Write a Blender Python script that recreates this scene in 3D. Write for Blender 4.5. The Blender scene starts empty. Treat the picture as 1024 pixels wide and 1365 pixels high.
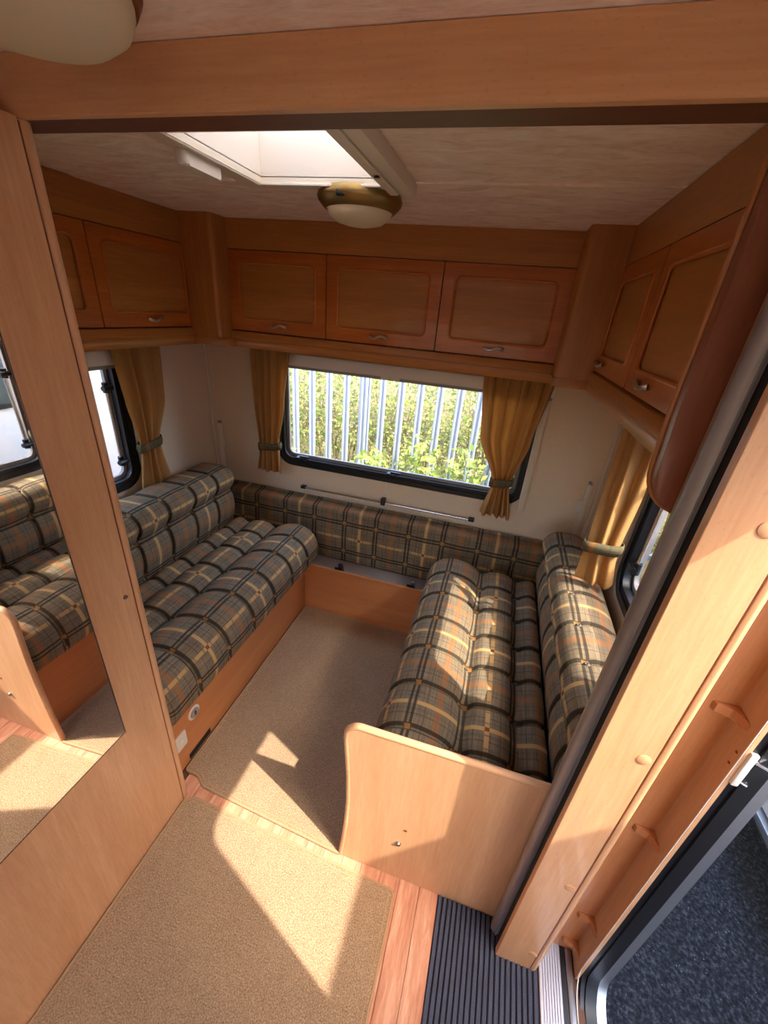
import bpy, bmesh, math, random
import numpy as np
from mathutils import Vector, Matrix

PI = math.pi
SC = bpy.context.scene
COL = SC.collection

# ------------------------------------------------------------------ camera
F_PX, PITCH, ROLL, YAW, CAM_H = 540.72, 26.3773, -5.0103, 14.1458, 1.6706
_p, _r, _y = (math.radians(v) for v in (PITCH, ROLL, YAW))
_fwd = Vector((-math.sin(_y)*math.cos(_p), math.cos(_y)*math.cos(_p), -math.sin(_p)))
_right = Vector((math.cos(_y), math.sin(_y), 0))
_down = _fwd.cross(_right)
_cr = math.cos(_r)*_right + math.sin(_r)*_down
_cd = -math.sin(_r)*_right + math.cos(_r)*_down
cam_data = bpy.data.cameras.new('camera')
cam_data.sensor_fit = 'HORIZONTAL'
cam_data.sensor_width = 36.0
cam_data.lens = F_PX/1024*36.0
cam_data.clip_start = 0.01
cam_data.clip_end = 200
cam = bpy.data.objects.new('camera', cam_data)
COL.objects.link(cam)
_m = Matrix((_cr, -_cd, -_fwd)).transposed().to_4x4()
_m.translation = Vector((0, 0, CAM_H))
cam.matrix_world = _m
SC.camera = cam

# ------------------------------------------------------------------ world, sun, exposure
SUN_DIR = Vector((-1.0, 0.41, -1.40)).normalized()        # way the light travels
SKY_STRENGTH = 0.62
SUN_STRENGTH = 3.05
world = bpy.data.worlds.new('sky')
SC.world = world
world.use_nodes = True
_nt = world.node_tree
_nt.nodes.clear()
_out = _nt.nodes.new('ShaderNodeOutputWorld')
_bg = _nt.nodes.new('ShaderNodeBackground')
_sky = _nt.nodes.new('ShaderNodeTexSky')
_sky.sky_type = 'NISHITA'
_sky.sun_disc = False
_sky.sun_elevation = math.asin(-SUN_DIR.z)
_sky.sun_rotation = math.atan2(-SUN_DIR.x, -SUN_DIR.y)
_sky.air_density = 1.0
_sky.dust_density = 3.0
_sky.ozone_density = 1.0
_bg.inputs['Strength'].default_value = SKY_STRENGTH
_nt.links.new(_sky.outputs[0], _bg.inputs[0])
_nt.links.new(_bg.outputs[0], _out.inputs[0])
sun_data = bpy.data.lights.new('sun', 'SUN')
sun_data.energy = SUN_STRENGTH
sun_data.angle = math.radians(0.6)
sun_data.color = (1.0, 0.94, 0.86)
sun = bpy.data.objects.new('sun', sun_data)
COL.objects.link(sun)
sun.rotation_euler = (-SUN_DIR).to_track_quat('Z', 'Y').to_euler()
sun.location = (6, -3, 9)

SC.view_settings.view_transform = 'Standard'
SC.view_settings.look = 'None'
SC.view_settings.gamma = 1.0
SC.view_settings.exposure = 1.76
SC.view_settings.use_curve_mapping = False
SC.cycles.max_bounces = 14
SC.cycles.diffuse_bounces = 9
SC.cycles.glossy_bounces = 5
SC.cycles.transparent_max_bounces = 16
SC.cycles.sample_clamp_indirect = 6.0
SC.cycles.use_denoising = True
SC.cycles.caustics_reflective = False
SC.cycles.caustics_refractive = False

# ------------------------------------------------------------------ node helpers / materials
def s2l(*rgb):
    return tuple((v/255/12.92 if v/255 <= .04045 else ((v/255+.055)/1.055)**2.4) for v in rgb)

class NT:
    def __init__(self, name):
        self.mat = bpy.data.materials.new(name)
        self.mat.use_nodes = True
        self.t = self.mat.node_tree
        self.b = self.t.nodes['Principled BSDF']
        self.o = self.t.nodes['Material Output']
    def n(self, typ, **kw):
        nd = self.t.nodes.new(typ)
        for k, v in kw.items():
            setattr(nd, k, v)
        return nd
    def put(self, sock, v):
        if isinstance(v, bpy.types.NodeSocket):
            self.t.links.new(v, sock)
        elif isinstance(v, (tuple, list)) and len(v) == 3 and sock.type == 'RGBA':
            sock.default_value = (*v, 1)
        else:
            sock.default_value = v
    def m(self, op, a, b=0.0, c=0.0):
        nd = self.n('ShaderNodeMath', operation=op)
        for i, v in enumerate((a, b, c)):
            self.put(nd.inputs[i], v)
        return nd.outputs[0]
    def band(self, x, centre, half, soft):
        d = self.m('ABSOLUTE', self.m('SUBTRACT', x, centre))
        nd = self.n('ShaderNodeMapRange', interpolation_type='SMOOTHSTEP')
        self.put(nd.inputs[0], d)
        nd.inputs[1].default_value = half
        nd.inputs[2].default_value = half+soft
        nd.inputs[3].default_value = 1
        nd.inputs[4].default_value = 0
        return nd.outputs[0]
    def mix(self, fac, a, b, typ='MIX'):
        nd = self.n('ShaderNodeMix', data_type='RGBA', blend_type=typ)
        self.put(nd.inputs[0], fac)
        self.put(nd.inputs[6], a)
        self.put(nd.inputs[7], b)
        return nd.outputs[2]
    def coord(self, which='Object', scale=(1, 1, 1)):
        tc = self.n('ShaderNodeTexCoord')
        mp = self.n('ShaderNodeMapping')
        mp.inputs['Scale'].default_value = scale
        self.t.links.new(tc.outputs[which], mp.inputs[0])
        return mp.outputs[0]
    def noise(self, vec, scale, detail=4, rough=.55, dist=0.0):
        nd = self.n('ShaderNodeTexNoise')
        self.put(nd.inputs['Vector'], vec)
        nd.inputs['Scale'].default_value = scale
        nd.inputs['Detail'].default_value = detail
        nd.inputs['Roughness'].default_value = rough
        nd.inputs['Distortion'].default_value = dist
        return nd.outputs[0]
    def ramp(self, fac, stops):
        nd = self.n('ShaderNodeValToRGB')
        el = nd.color_ramp.elements
        while len(el) < len(stops):
            el.new(.5)
        for e, (p, c) in zip(el, stops):
            e.position = p
            e.color = (*c, 1)
        self.put(nd.inputs[0], fac)
        return nd.outputs[0]
    def bump(self, h, strength, dist=.01):
        nd = self.n('ShaderNodeBump')
        nd.inputs['Strength'].default_value = strength
        nd.inputs['Distance'].default_value = dist
        self.put(nd.inputs['Height'], h)
        self.t.links.new(nd.outputs[0], self.b.inputs['Normal'])
    def bsdf(self, col=None, rough=None, metal=None, spec=None, coat=None):
        if col is not None: self.put(self.b.inputs['Base Color'], col)
        if rough is not None: self.put(self.b.inputs['Roughness'], rough)
        if metal is not None: self.put(self.b.inputs['Metallic'], metal)
        if spec is not None: self.put(self.b.inputs['Specular IOR Level'], spec)
        if coat is not None: self.put(self.b.inputs['Coat Weight'], coat)
        return self.mat

def scl(c, k):
    return tuple(v*k for v in c)

def wood(name, light, dark, axis='Z', rough=.38, coat=.12):
    t = NT(name)
    sc = {'X': (.07, 1, 1), 'Y': (1, .07, 1), 'Z': (1, 1, .07)}[axis]
    v = t.coord('Object', sc)
    big = t.noise(v, 9, 3, .5, 1.2)
    fine = t.noise(v, 140, 4, .6)
    v2 = t.coord('Object', tuple(.35+.65*q if q < 1 else q for q in sc))
    fleck = t.noise(v2, 260, 2, .5)
    f = t.m('ADD', t.m('MULTIPLY', big, .62), t.m('MULTIPLY', fine, .38))
    c = t.ramp(f, [(.30, dark), (.52, tuple((a+b)/2 for a, b in zip(light, dark))), (.68, light)])
    c = t.mix(t.m('MULTIPLY', t.band(fleck, .70, .02, .06), .22), c, scl(dark, .75))
    t.bump(fine, .04, .002)
    return t.bsdf(c, rough, spec=.42, coat=coat)

def plain(name, col, rough=.5, metal=0.0, spec=.5, noise=0.0, nscale=30, bump=0.0, coat=0.0):
    t = NT(name)
    c = col
    if noise or bump:
        n = t.noise(t.coord(), nscale, 4)
        if noise:
            c = t.mix(n, scl(col, 1-noise), scl(col, 1+noise))
        if bump:
            t.bump(n, bump, .003)
    return t.bsdf(c, rough, metal, spec, coat)

M = {}
BEECH_L, BEECH_D = s2l(224, 174, 128), s2l(198, 142, 96)
M['wood_v'] = wood('beech_laminate_upright', BEECH_L, BEECH_D, 'Z')
M['wood_x'] = wood('beech_laminate_across', BEECH_L, BEECH_D, 'X')
M['wood_y'] = wood('beech_laminate_along', BEECH_L, BEECH_D, 'Y')
LOCK_L, LOCK_D = s2l(188, 124, 62), s2l(152, 94, 42)
M['lock_x'] = wood('cherry_laminate_across', LOCK_L, LOCK_D, 'X', .36)
M['lock_y'] = wood('cherry_laminate_along', LOCK_L, LOCK_D, 'Y', .36)
M['lock_v'] = wood('cherry_laminate_upright', LOCK_L, LOCK_D, 'Z', .36)
DOOR_L, DOOR_D = s2l(196, 112, 46), s2l(160, 82, 28)
M['door_x'] = wood('varnished_door_frame_across', DOOR_L, DOOR_D, 'X', .3, .25)
M['door_y'] = wood('varnished_door_frame_along', DOOR_L, DOOR_D, 'Y', .3, .25)
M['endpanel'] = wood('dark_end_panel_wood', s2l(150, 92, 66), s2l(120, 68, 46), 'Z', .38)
M['jamb'] = wood('bounce_toned_jamb_wood', s2l(212, 140, 86), s2l(186, 110, 60), 'Z')  # bounce light in the doorway recess put into the wood colour
M['base_x'] = wood('orange_bench_wood_across', s2l(206, 138, 84), s2l(180, 108, 58), 'X')
M['base_y'] = wood('orange_bench_wood_along', s2l(206, 138, 84), s2l(180, 108, 58), 'Y')
M['underside'] = wood('shaded_underside_wood', s2l(112, 64, 38), s2l(86, 46, 26), 'X', .5, 0)  # shade under the header beam put into the wood colour
M['edge_dark'] = plain('dark_edge_trim', s2l(120, 66, 34), .4)
M['gap'] = plain('black_gap', s2l(22, 17, 15), .8)

t = NT('wallboard_cream')
n1 = t.noise(t.coord(), 60, 5, .6)
n2 = t.noise(t.coord('Object', (1, 1, .4)), 220, 3)
t.bump(n2, .12, .002)
M['wall'] = t.bsdf(t.mix(n1, s2l(218, 196, 166), s2l(232, 212, 184)), .62, spec=.3)
t = NT('ceiling_paper')
n1 = t.noise(t.coord('Object', (.5, 1.3, 1)), 16, 6, .66, .9)
n2 = t.noise(t.coord('Object', (.35, 1.6, 1)), 130, 3)
t.bump(n1, .35, .004)
M['ceil'] = t.bsdf(t.ramp(t.m('ADD', t.m('MULTIPLY', n1, .75), t.m('MULTIPLY', n2, .25)), [(.36, s2l(226, 200, 182)), (.5, s2l(244, 226, 210)), (.64, s2l(254, 244, 232))]), .7, spec=.25)
t = NT('beige_carpet_pile')
n1 = t.noise(t.coord(), 260, 4, .75)
n2 = t.noise(t.coord(), 60, 4, .6)
n3 = t.noise(t.coord(), 6, 3, .6)
f = t.m('ADD', t.m('MULTIPLY', n1, .82), t.m('ADD', t.m('MULTIPLY', n2, .10), t.m('MULTIPLY', n3, .08)))
t.bump(n1, .55, .004)
M['carpet'] = t.bsdf(t.ramp(f, [(.36, s2l(116, 90, 66)), (.52, s2l(168, 138, 106)), (.66, s2l(202, 172, 138))]), .95, spec=.1)
M['binding'] = plain('carpet_edge_binding', s2l(178, 142, 102), .85, noise=.15, nscale=300, bump=.3)
t = NT('pink_vinyl_plank')
v = t.coord('Object', (1, .12, 1))
n1 = t.noise(v, 38, 5, .6, .6)
n2 = t.noise(v, 220, 3)
M['vinyl'] = t.bsdf(t.ramp(t.m('ADD', t.m('MULTIPLY', n1, .7), t.m('MULTIPLY', n2, .3)), [(.34, s2l(178, 112, 82)), (.5, s2l(206, 146, 112)), (.66, s2l(226, 176, 144))]), .42, spec=.4)
M['underfloor'] = plain('underfloor', s2l(110, 78, 58), .8)
t = NT('ribbed_mat_carpet')
n1 = t.noise(t.coord(), 500, 3, .7)
t.bump(n1, .6, .004)
M['mat'] = t.bsdf(t.mix(n1, s2l(38, 41, 54), s2l(104, 108, 124)), .95, spec=.1)
M['mat_base'] = plain('mat_backing', s2l(14, 14, 17), .9)
M['alu'] = plain('brushed_aluminium', s2l(196, 198, 202), .34, .9, noise=.06, nscale=80)
M['alu_white'] = plain('anodised_light_strip', s2l(206, 204, 210), .4, .35)
M['rubber'] = plain('black_rubber', s2l(20, 20, 23), .42, spec=.5)
M['black_plastic'] = plain('black_plastic', s2l(18, 18, 20), .35)
M['chrome'] = plain('chrome', s2l(222, 222, 224), .14, 1.0)
M['handle'] = plain('satin_silver', s2l(196, 188, 178), .28, .9)
M['white_plastic'] = plain('white_plastic', s2l(226, 216, 202), .45)
M['grey_plastic'] = plain('grey_plastic', s2l(150, 145, 140), .5)
M['cream_plastic'] = plain('cream_plastic', s2l(224, 212, 192), .45)
M['track'] = plain('bronze_grey_track', s2l(150, 140, 135), .38, .3, noise=.05, nscale=60)
M['brass'] = plain('antique_brass', s2l(158, 130, 80), .36, .9, noise=.1, nscale=40)
M['mirror'] = plain('mirror_glass', (.93, .93, .92), .015, 1.0)
M['mirror_edge'] = plain('mirror_edge', s2l(120, 105, 96), .25, .6)
M['shelf'] = plain('grey_shelf', s2l(176, 168, 162), .6, noise=.05)
M['steel'] = plain('screw_steel', s2l(150, 140, 130), .3, .9)

def glass(name, tint, gloss=.05, rough=.02):
    t = NT(name)
    tr = t.n('ShaderNodeBsdfTransparent')
    t.put(tr.inputs[0], tint)
    gl = t.n('ShaderNodeBsdfGlossy')
    gl.inputs['Roughness'].default_value = rough
    lw = t.n('ShaderNodeLayerWeight')
    lw.inputs[0].default_value = .5
    mx = t.n('ShaderNodeMixShader')
    t.put(mx.inputs[0], t.m('MULTIPLY_ADD', t.m('POWER', lw.outputs['Facing'], 5.0), .7, .035))
    t.t.links.new(tr.outputs[0], mx.inputs[1])
    t.t.links.new(gl.outputs[0], mx.inputs[2])
    t.t.links.new(mx.outputs[0], t.o.inputs[0])
    return t.mat
M['glass'] = glass('tinted_acrylic_pane', (.975, .98, .975))
M['glass_clear'] = glass('clear_acrylic_pane', (.95, .96, .95))

def translucent(name, col, fac, rough=.5, transp=0.0):
    t = NT(name)
    d = t.n('ShaderNodeBsdfDiffuse')
    tl = t.n('ShaderNodeBsdfTranslucent')
    t.put(d.inputs[0], col)
    t.put(tl.inputs[0], col)
    mx = t.n('ShaderNodeMixShader')
    mx.inputs[0].default_value = fac
    t.t.links.new(d.outputs[0], mx.inputs[1])
    t.t.links.new(tl.outputs[0], mx.inputs[2])
    last = mx
    if transp:
        tr = t.n('ShaderNodeBsdfTransparent')
        mx2 = t.n('ShaderNodeMixShader')
        mx2.inputs[0].default_value = transp
        t.t.links.new(mx.outputs[0], mx2.inputs[1])
        t.t.links.new(tr.outputs[0], mx2.inputs[2])
        last = mx2
    t.t.links.new(last.outputs[0], t.o.inputs[0])
    return t, d, tl
_t, _, _ = translucent('rooflight_dome_acrylic', (.62, .60, .58), .55, transp=.03)
M['dome'] = _t.mat
_t, _, _ = translucent('opal_lamp_glass', s2l(240, 224, 190), .2)
M['opal'] = _t.mat
t, d, tl = translucent('gold_curtain_weave', s2l(206, 168, 110), .45)
wv = t.noise(t.coord('Object', (1, 1, .15)), 420, 2)
wv2 = t.noise(t.coord('Object', (1, 1, 6)), 90, 2)
cc = t.mix(t.m('ADD', t.m('MULTIPLY', wv, .6), t.m('MULTIPLY', wv2, .4)), s2l(186, 136, 76), s2l(228, 186, 124))
t.put(d.inputs[0], cc)
t.put(tl.inputs[0], cc)
M['curtain'] = t.mat

def plaid(name, base_l, base_d, k=1.0):
    t = NT(name)
    uv = t.n('ShaderNodeUVMap', uv_map='UVMap')
    sp = t.n('ShaderNodeSeparateXYZ')
    t.t.links.new(uv.outputs[0], sp.inputs[0])
    u, v = sp.outputs[0], sp.outputs[1]
    def streak(sx, sy, scale, detail=3):
        mp = t.n('ShaderNodeMapping')
        mp.inputs['Scale'].default_value = (sx, sy, 1)
        t.t.links.new(uv.outputs[0], mp.inputs[0])
        return t.noise(mp.outputs[0], scale, detail, .6)
    su = streak(.8, 30, 2.4, 5)
    sv = streak(26, 1.2, 2.2, 4)
    fine = streak(1, 1, 95, 2)
    n = t.m('ADD', t.m('MULTIPLY', su, .52), t.m('ADD', t.m('MULTIPLY', sv, .24), t.m('MULTIPLY', fine, .24)))
    c = t.ramp(n, [(.38, base_d), (.5, tuple((a+b)/2 for a, b in zip(base_l, base_d))), (.62, base_l)])
    dark = s2l(30, 33, 31)
    tan = s2l(212, 166, 104)
    orange = s2l(186, 106, 44)
    du, dv = t.m('PINGPONG', u, .5), t.m('PINGPONG', v, .5)
    thin = t.m('MAXIMUM', t.band(du, .26, .008, .01), t.band(dv, .26, .008, .01))
    c = t.mix(t.m('MULTIPLY', thin, .34), c, dark)
    thin2 = t.m('MAXIMUM', t.band(du, .36, .02, .02), t.band(dv, .17, .015, .015))
    c = t.mix(t.m('MULTIPLY', thin2, .22), c, s2l(70, 78, 80))
    ou = t.band(t.m('PINGPONG', t.m('ADD', u, .5), 1.0), 0, .035, .05)
    ov = t.band(t.m('PINGPONG', t.m('ADD', v, .5), 1.0), 0, .03, .05)
    c = t.mix(t.m('MULTIPLY', t.m('MAXIMUM', ou, ov), .42), c, orange)
    tu = t.band(t.m('PINGPONG', t.m('SUBTRACT', u, .5), 1.0), 0, .038, .008)
    tv = t.band(t.m('PINGPONG', t.m('SUBTRACT', v, .5), 1.0), 0, .038, .008)
    wu = t.m('MULTIPLY_ADD', t.band(dv, .045, .035, .02), -.65, .88)
    wv_ = t.m('MULTIPLY_ADD', t.m('MAXIMUM', t.band(du, .045, .035, .02), t.band(t.m('PINGPONG', u, .25), .125, .012, .01)), -.65, .88)
    c = t.mix(t.m('MULTIPLY', tu, wu), c, tan)
    c = t.mix(t.m('MULTIPLY', tv, wv_), c, tan)
    c = t.mix(t.m('MULTIPLY', t.m('MULTIPLY', tu, tv), .9), c, s2l(130, 60, 28))
    ku = t.band(du, .048, .02, .012)
    kv = t.band(dv, .048, .02, .012)
    c = t.mix(t.m('MULTIPLY', t.m('MAXIMUM', ku, kv), .78*k), c, dark)
    sq = t.m('MULTIPLY', t.band(du, 0, .05, .015), t.band(dv, 0, .05, .015))
    c = t.mix(t.m('MULTIPLY', sq, .75), c, s2l(190, 132, 70))
    c = t.mix(t.m('MULTIPLY', fine, .25), c, scl(base_d, .5))
    t.bump(fine, .35, .002)
    return t.bsdf(c, .92, spec=.12)
M['plaid'] = plaid('plaid_upholstery', s2l(160, 139, 110), s2l(100, 84, 64))
M['plaid_band'] = plaid('plaid_tieback', s2l(122, 112, 82), s2l(82, 74, 52), .4)
M['button'] = plain('covered_button', s2l(112, 104, 92), .85, noise=.2, nscale=200)

# outdoors
t = NT('dark_tarmac')
n1 = t.noise(t.coord(), 160, 4, .7)
n2 = t.noise(t.coord(), 40, 2)
vor = t.n('ShaderNodeTexVoronoi')
t.put(vor.inputs['Vector'], t.coord())
vor.inputs['Scale'].default_value = 55
n3 = t.noise(t.coord(), 75, 5, .75)
speck = t.m('MULTIPLY', t.band(vor.outputs['Distance'], 0, .06, .12), t.m('GREATER_THAN', n2, .56))
t.bump(n3, 1.0, .012)
M['tarmac'] = t.bsdf(t.mix(t.m('MULTIPLY', speck, .6), t.ramp(n3, [(.36, s2l(24, 26, 32)), (.52, s2l(50, 53, 61)), (.66, s2l(92, 95, 103))]), s2l(168, 168, 176)), .9, spec=.2)
M['white_body'] = plain('white_caravan_skin', s2l(222, 224, 230), .35, noise=.02, nscale=6)
M['dark_window'] = plain('smoked_window', s2l(60, 68, 76), .1)
M['chassis'] = plain('chassis_grey', s2l(72, 76, 84), .6)
M['galv'] = plain('galvanised_steel', s2l(150, 158, 174), .5, .2, noise=.10, nscale=18)
def leafmat(name, a, b):
    t, d, tl = translucent(name, a, .4)
    geo = t.n('ShaderNodeObjectInfo')
    n = t.noise(t.coord(), 7, 3)
    c = t.mix(n, a, b)
    t.put(d.inputs[0], c)
    t.put(tl.inputs[0], c)
    return t.mat
M['leaf_bright'] = leafmat('bright_bramble_leaf', s2l(138, 160, 72), s2l(184, 198, 112))
M['leaf_mid'] = leafmat('mid_green_leaf', s2l(96, 114, 66), s2l(158, 166, 108))
M['leaf_dry'] = leafmat('pale_straw_leaf', s2l(140, 132, 84), s2l(196, 184, 126))
M['petal'] = leafmat('pink_petal', s2l(206, 150, 168), s2l(224, 184, 196))
M['stem'] = plain('bramble_stem', s2l(112, 98, 58), .8)
M['soil'] = plain('soil_bank', s2l(86, 76, 50), .95, noise=.3, nscale=25, bump=.4)

# ------------------------------------------------------------------ mesh helpers
WL = {}
def finish(o, loc):
    WL[o] = Vector(loc)
    return o

def obj(name, bm, mat, parent=None, smooth=True, angle=38, uvs=False):
    """one mesh object with its origin at the middle of its bounds (mesh given in world coordinates)"""
    bmesh.ops.recalc_face_normals(bm, faces=bm.faces[:])
    me = bpy.data.meshes.new(name)
    lo = Vector((min(v.co[i] for v in bm.verts) for i in range(3)))
    hi = Vector((max(v.co[i] for v in bm.verts) for i in range(3)))
    c = (lo+hi)/2
    bmesh.ops.translate(bm, vec=-c, verts=bm.verts[:])
    bm.to_mesh(me)
    bm.free()
    if smooth:
        me.shade_smooth()
        me.set_sharp_from_angle(angle=math.radians(angle))
    me.materials.append(M[mat] if isinstance(mat, str) else mat)
    o = bpy.data.objects.new(name, me)
    COL.objects.link(o)
    if parent is not None:
        o.parent = parent
        o.location = c-WL[parent]
    else:
        o.location = c
    WL[o] = c
    return o

def place_copy(src, name, wloc, parent, rot=None):
    o = bpy.data.objects.new(name, src.data)
    COL.objects.link(o)
    o.parent = parent
    o.location = Vector(wloc)-WL[parent]
    if rot:
        o.rotation_euler = rot
    WL[o] = Vector(wloc)
    return o

def thing(name, label, cat, loc, group=None, kind=None):
    o = bpy.data.objects.new(name, None)
    o.empty_display_size = .05
    COL.objects.link(o)
    o.location = loc
    WL[o] = Vector(loc)
    return tag(o, label, cat, group, kind)

def tag(o, label, cat, group=None, kind=None):
    o['label'] = label
    o['category'] = cat
    if group: o['group'] = group
    if kind: o['kind'] = kind
    return o

def box(x0, y0, z0, x1, y1, z1, bev=0.0, bm=None, seg=2):
    own = bmesh.new()
    bmesh.ops.create_cube(own, size=1)
    for v in own.verts:
        v.co = Vector((x0+(v.co.x+.5)*(x1-x0), y0+(v.co.y+.5)*(y1-y0), z0+(v.co.z+.5)*(z1-z0)))
    if bev:
        bmesh.ops.bevel(own, geom=own.edges[:], offset=bev, segments=seg, profile=.5, affect='EDGES')
    if bm is None:
        return own
    me = bpy.data.meshes.new('tmp')
    own.to_mesh(me)
    own.free()
    bm.from_mesh(me)
    bpy.data.meshes.remove(me)
    return bm

AX = {'xy': lambda a, b, c: (a, b, c), 'xz': lambda a, b, c: (a, c, b), 'yz': lambda a, b, c: (c, a, b)}

def prism(pts, plane, c0, c1, bm=None, bev=0.0):
    """polygon in a plane, extruded between c0 and c1 along the third axis"""
    f = AX[plane]
    own = bmesh.new()
    a = [own.verts.new(f(p, q, c0)) for p, q in pts]
    b = [own.verts.new(f(p, q, c1)) for p, q in pts]
    own.faces.new(a)
    own.faces.new(list(reversed(b)))
    n = len(pts)
    for i in range(n):
        own.faces.new((a[i], a[(i+1) % n], b[(i+1) % n], b[i]))
    if bev:
        es = [e for e in own.edges if (e.verts[0] in a and e.verts[1] in a) or (e.verts[0] in b and e.verts[1] in b)]
        bmesh.ops.bevel(own, geom=es, offset=bev, segments=2, profile=.5, affect='EDGES')
    if bm is None:
        return own
    me = bpy.data.meshes.new('tmp')
    own.to_mesh(me)
    own.free()
    bm.from_mesh(me)
    bpy.data.meshes.remove(me)
    return bm

def rrect(a0, b0, a1, b1, r, n=6):
    out = []
    for cx, cy, s in ((a1-r, b0+r, -PI/2), (a1-r, b1-r, 0), (a0+r, b1-r, PI/2), (a0+r, b0+r, PI)):
        for k in range(n+1):
            th = s+k/n*PI/2
            out.append((cx+r*math.cos(th), cy+r*math.sin(th)))
    return out

def plate(outer, holes, plane, c0, c1):
    """plate with holes, real thickness"""
    f = AX[plane]
    bm = bmesh.new()
    loops = [outer]+holes
    sides = []
    for c in (c0, c1):
        es, vv = [], []
        for lp in loops:
            vs = [bm.verts.new(f(p, q, c)) for p, q in lp]
            vv.append(vs)
            es += [bm.edges.new((vs[i], vs[(i+1) % len(vs)])) for i in range(len(vs))]
        bmesh.ops.triangle_fill(bm, edges=es, use_beauty=True, use_dissolve=False)
        sides.append(vv)
    for la, lb in zip(*sides):
        n = len(la)
        for i in range(n):
            bm.faces.new((la[i], la[(i+1) % n], lb[(i+1) % n], lb[i]))
    return bm

def tube(pts, r, seg=8, bm=None, cap=True, radii=None):
    if bm is None:
        bm = bmesh.new()
    pts = [Vector(p) for p in pts]
    rings = []
    prev = None
    for i, p in enumerate(pts):
        d = (pts[min(i+1, len(pts)-1)]-pts[max(i-1, 0)]).normalized()
        if prev is None:
            up = Vector((0, 0, 1)) if abs(d.z) < .9 else Vector((1, 0, 0))
            x = d.cross(up).normalized()
        else:
            x = (prev-d*prev.dot(d)).normalized()
        prev = x
        y = d.cross(x)
        rr = radii[i] if radii else r
        rings.append([bm.verts.new(p+rr*(math.cos(2*PI*k/seg)*x+math.sin(2*PI*k/seg)*y)) for k in range(seg)])
    for a, b in zip(rings, rings[1:]):
        for k in range(seg):
            bm.faces.new((a[k], a[(k+1) % seg], b[(k+1) % seg], b[k]))
    if cap:
        bm.faces.new(list(reversed(rings[0])))
        bm.faces.new(rings[-1])
    return bm

def lathe(prof, centre, seg=40, bm=None):
    """profile [(r, z)] turned about the vertical axis through centre (x, y)"""
    if bm is None:
        bm = bmesh.new()
    rings = []
    for r, z in prof:
        if r < 1e-5:
            rings.append([bm.verts.new((centre[0], centre[1], z))])
        else:
            rings.append([bm.verts.new((centre[0]+r*math.cos(2*PI*k/seg), centre[1]+r*math.sin(2*PI*k/seg), z)) for k in range(seg)])
    for a, b in zip(rings, rings[1:]):
        for k in range(seg):
            k2 = (k+1) % seg
            if len(a) == 1 and len(b) == 1: continue
            if len(a) == 1: bm.faces.new((a[0], b[k], b[k2]))
            elif len(b) == 1: bm.faces.new((a[k], a[k2], b[0]))
            else: bm.faces.new((a[k], a[k2], b[k2], b[k]))
    return bm

def disc(c, axis, r, h, seg=20, bev=.001):
    """flat round cap, axis 'x' or 'y' or 'z', from c towards +h"""
    bm = bmesh.new()
    prof = [(0, 0), (r, 0), (r, h*.6), (r*.9, h), (0, h)]
    lathe(prof, (0, 0), seg, bm)
    rot = {'x': Matrix.Rotation(PI/2, 4, 'Y'), 'y': Matrix.Rotation(-PI/2, 4, 'X'), 'z': Matrix.Identity(4)}[axis]
    bmesh.ops.transform(bm, matrix=Matrix.Translation(c) @ rot, verts=bm.verts[:])
    return bm

def catmull(ctrl, step):
    pts = []
    n = len(ctrl)
    P = [np.array(c, float) for c in ctrl]
    for i in range(n-1):
        p0, p1, p2, p3 = P[max(i-1, 0)], P[i], P[i+1], P[min(i+2, n-1)]
        k = max(2, int(np.linalg.norm(p2-p1)/step))
        for j in range(k):
            s = j/k
            pts.append(.5*((2*p1)+(-p0+p2)*s+(2*p0-5*p1+4*p2-p3)*s*s+(-p0+3*p1-3*p2+p3)*s**3))
    pts.append(P[-1])
    return np.array(pts)

# ------------------------------------------------------------------ main dimensions
XL, XR, YR = -1.66, .565, 2.10           # inner faces of side walls, end wall
YK = -2.1                                 # wall behind the viewpoint
ZC = 1.978                                # ceiling
FX0, FX1, FY = -1.443, .313, 1.845        # faces of the overhead lockers
ZDB, ZDT = 1.531, 1.861                   # locker doors, bottom and top
WARD_X, WARD_Y = -.831, .66               # wardrobe face, its end
ZWB, ZWT = .805, 1.44                     # windows bottom, top
GREY_Z = -.45                             # ground outside

# ------------------------------------------------------------------ setting: floor, walls, ceiling
floor = obj('floor', box(XL-.04, YK-.04, -.06, XR+.012, YR+.04, -.004), 'underfloor', smooth=False)
tag(floor, 'wood-look vinyl floor showing between the carpet pieces', 'floor', kind='structure')
rng = random.Random(4)
pw = .0665
x = -.94
ci = 0
while x < .40:
    y = -1.0-((ci*.37) % .8)
    while y < .70:
        y1 = min(y+.86, .76)
        obj('floor_plank', box(x+.0006, y+.0006, -.004, x+pw-.0006, y1-.0006, 0.0, .0008, seg=1), 'vinyl', floor, smooth=False)
        y = y1
    x += pw
    ci += 1

LW = rrect(.72, ZWB, 1.50, ZWT, .085)
RW = rrect(.80, ZWB, 1.485, 1.50, .085)
KR = rrect(-1.85, .92, -.55, 1.62, .08)
KB = rrect(-1.25, .92, .25, 1.62, .08)
KW = rrect(-1.85, .92, -.55, 1.62, .08)
BW = rrect(-1.205, ZWB, .205, ZWT, .085)
DOOR = rrect(.066, -.012, .626, 1.80, .075)
def wrect(a0, b0, a1, b1): return [(a0, b0), (a1, b0), (a1, b1), (a0, b1)]
w = obj('wall_left', plate(wrect(YK-.04, -.06, YR+.04, ZC+.05), [LW, KW], 'yz', XL-.035, XL), 'wall', smooth=False)
tag(w, 'cream side wall behind the seat facing the doorway', 'wall', kind='structure')
w = obj('wall_right', plate(wrect(YK-.04, -.06, YR+.04, ZC+.05), [RW, DOOR, KR], 'yz', XR, XR+.028), 'wall', smooth=False)
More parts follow.
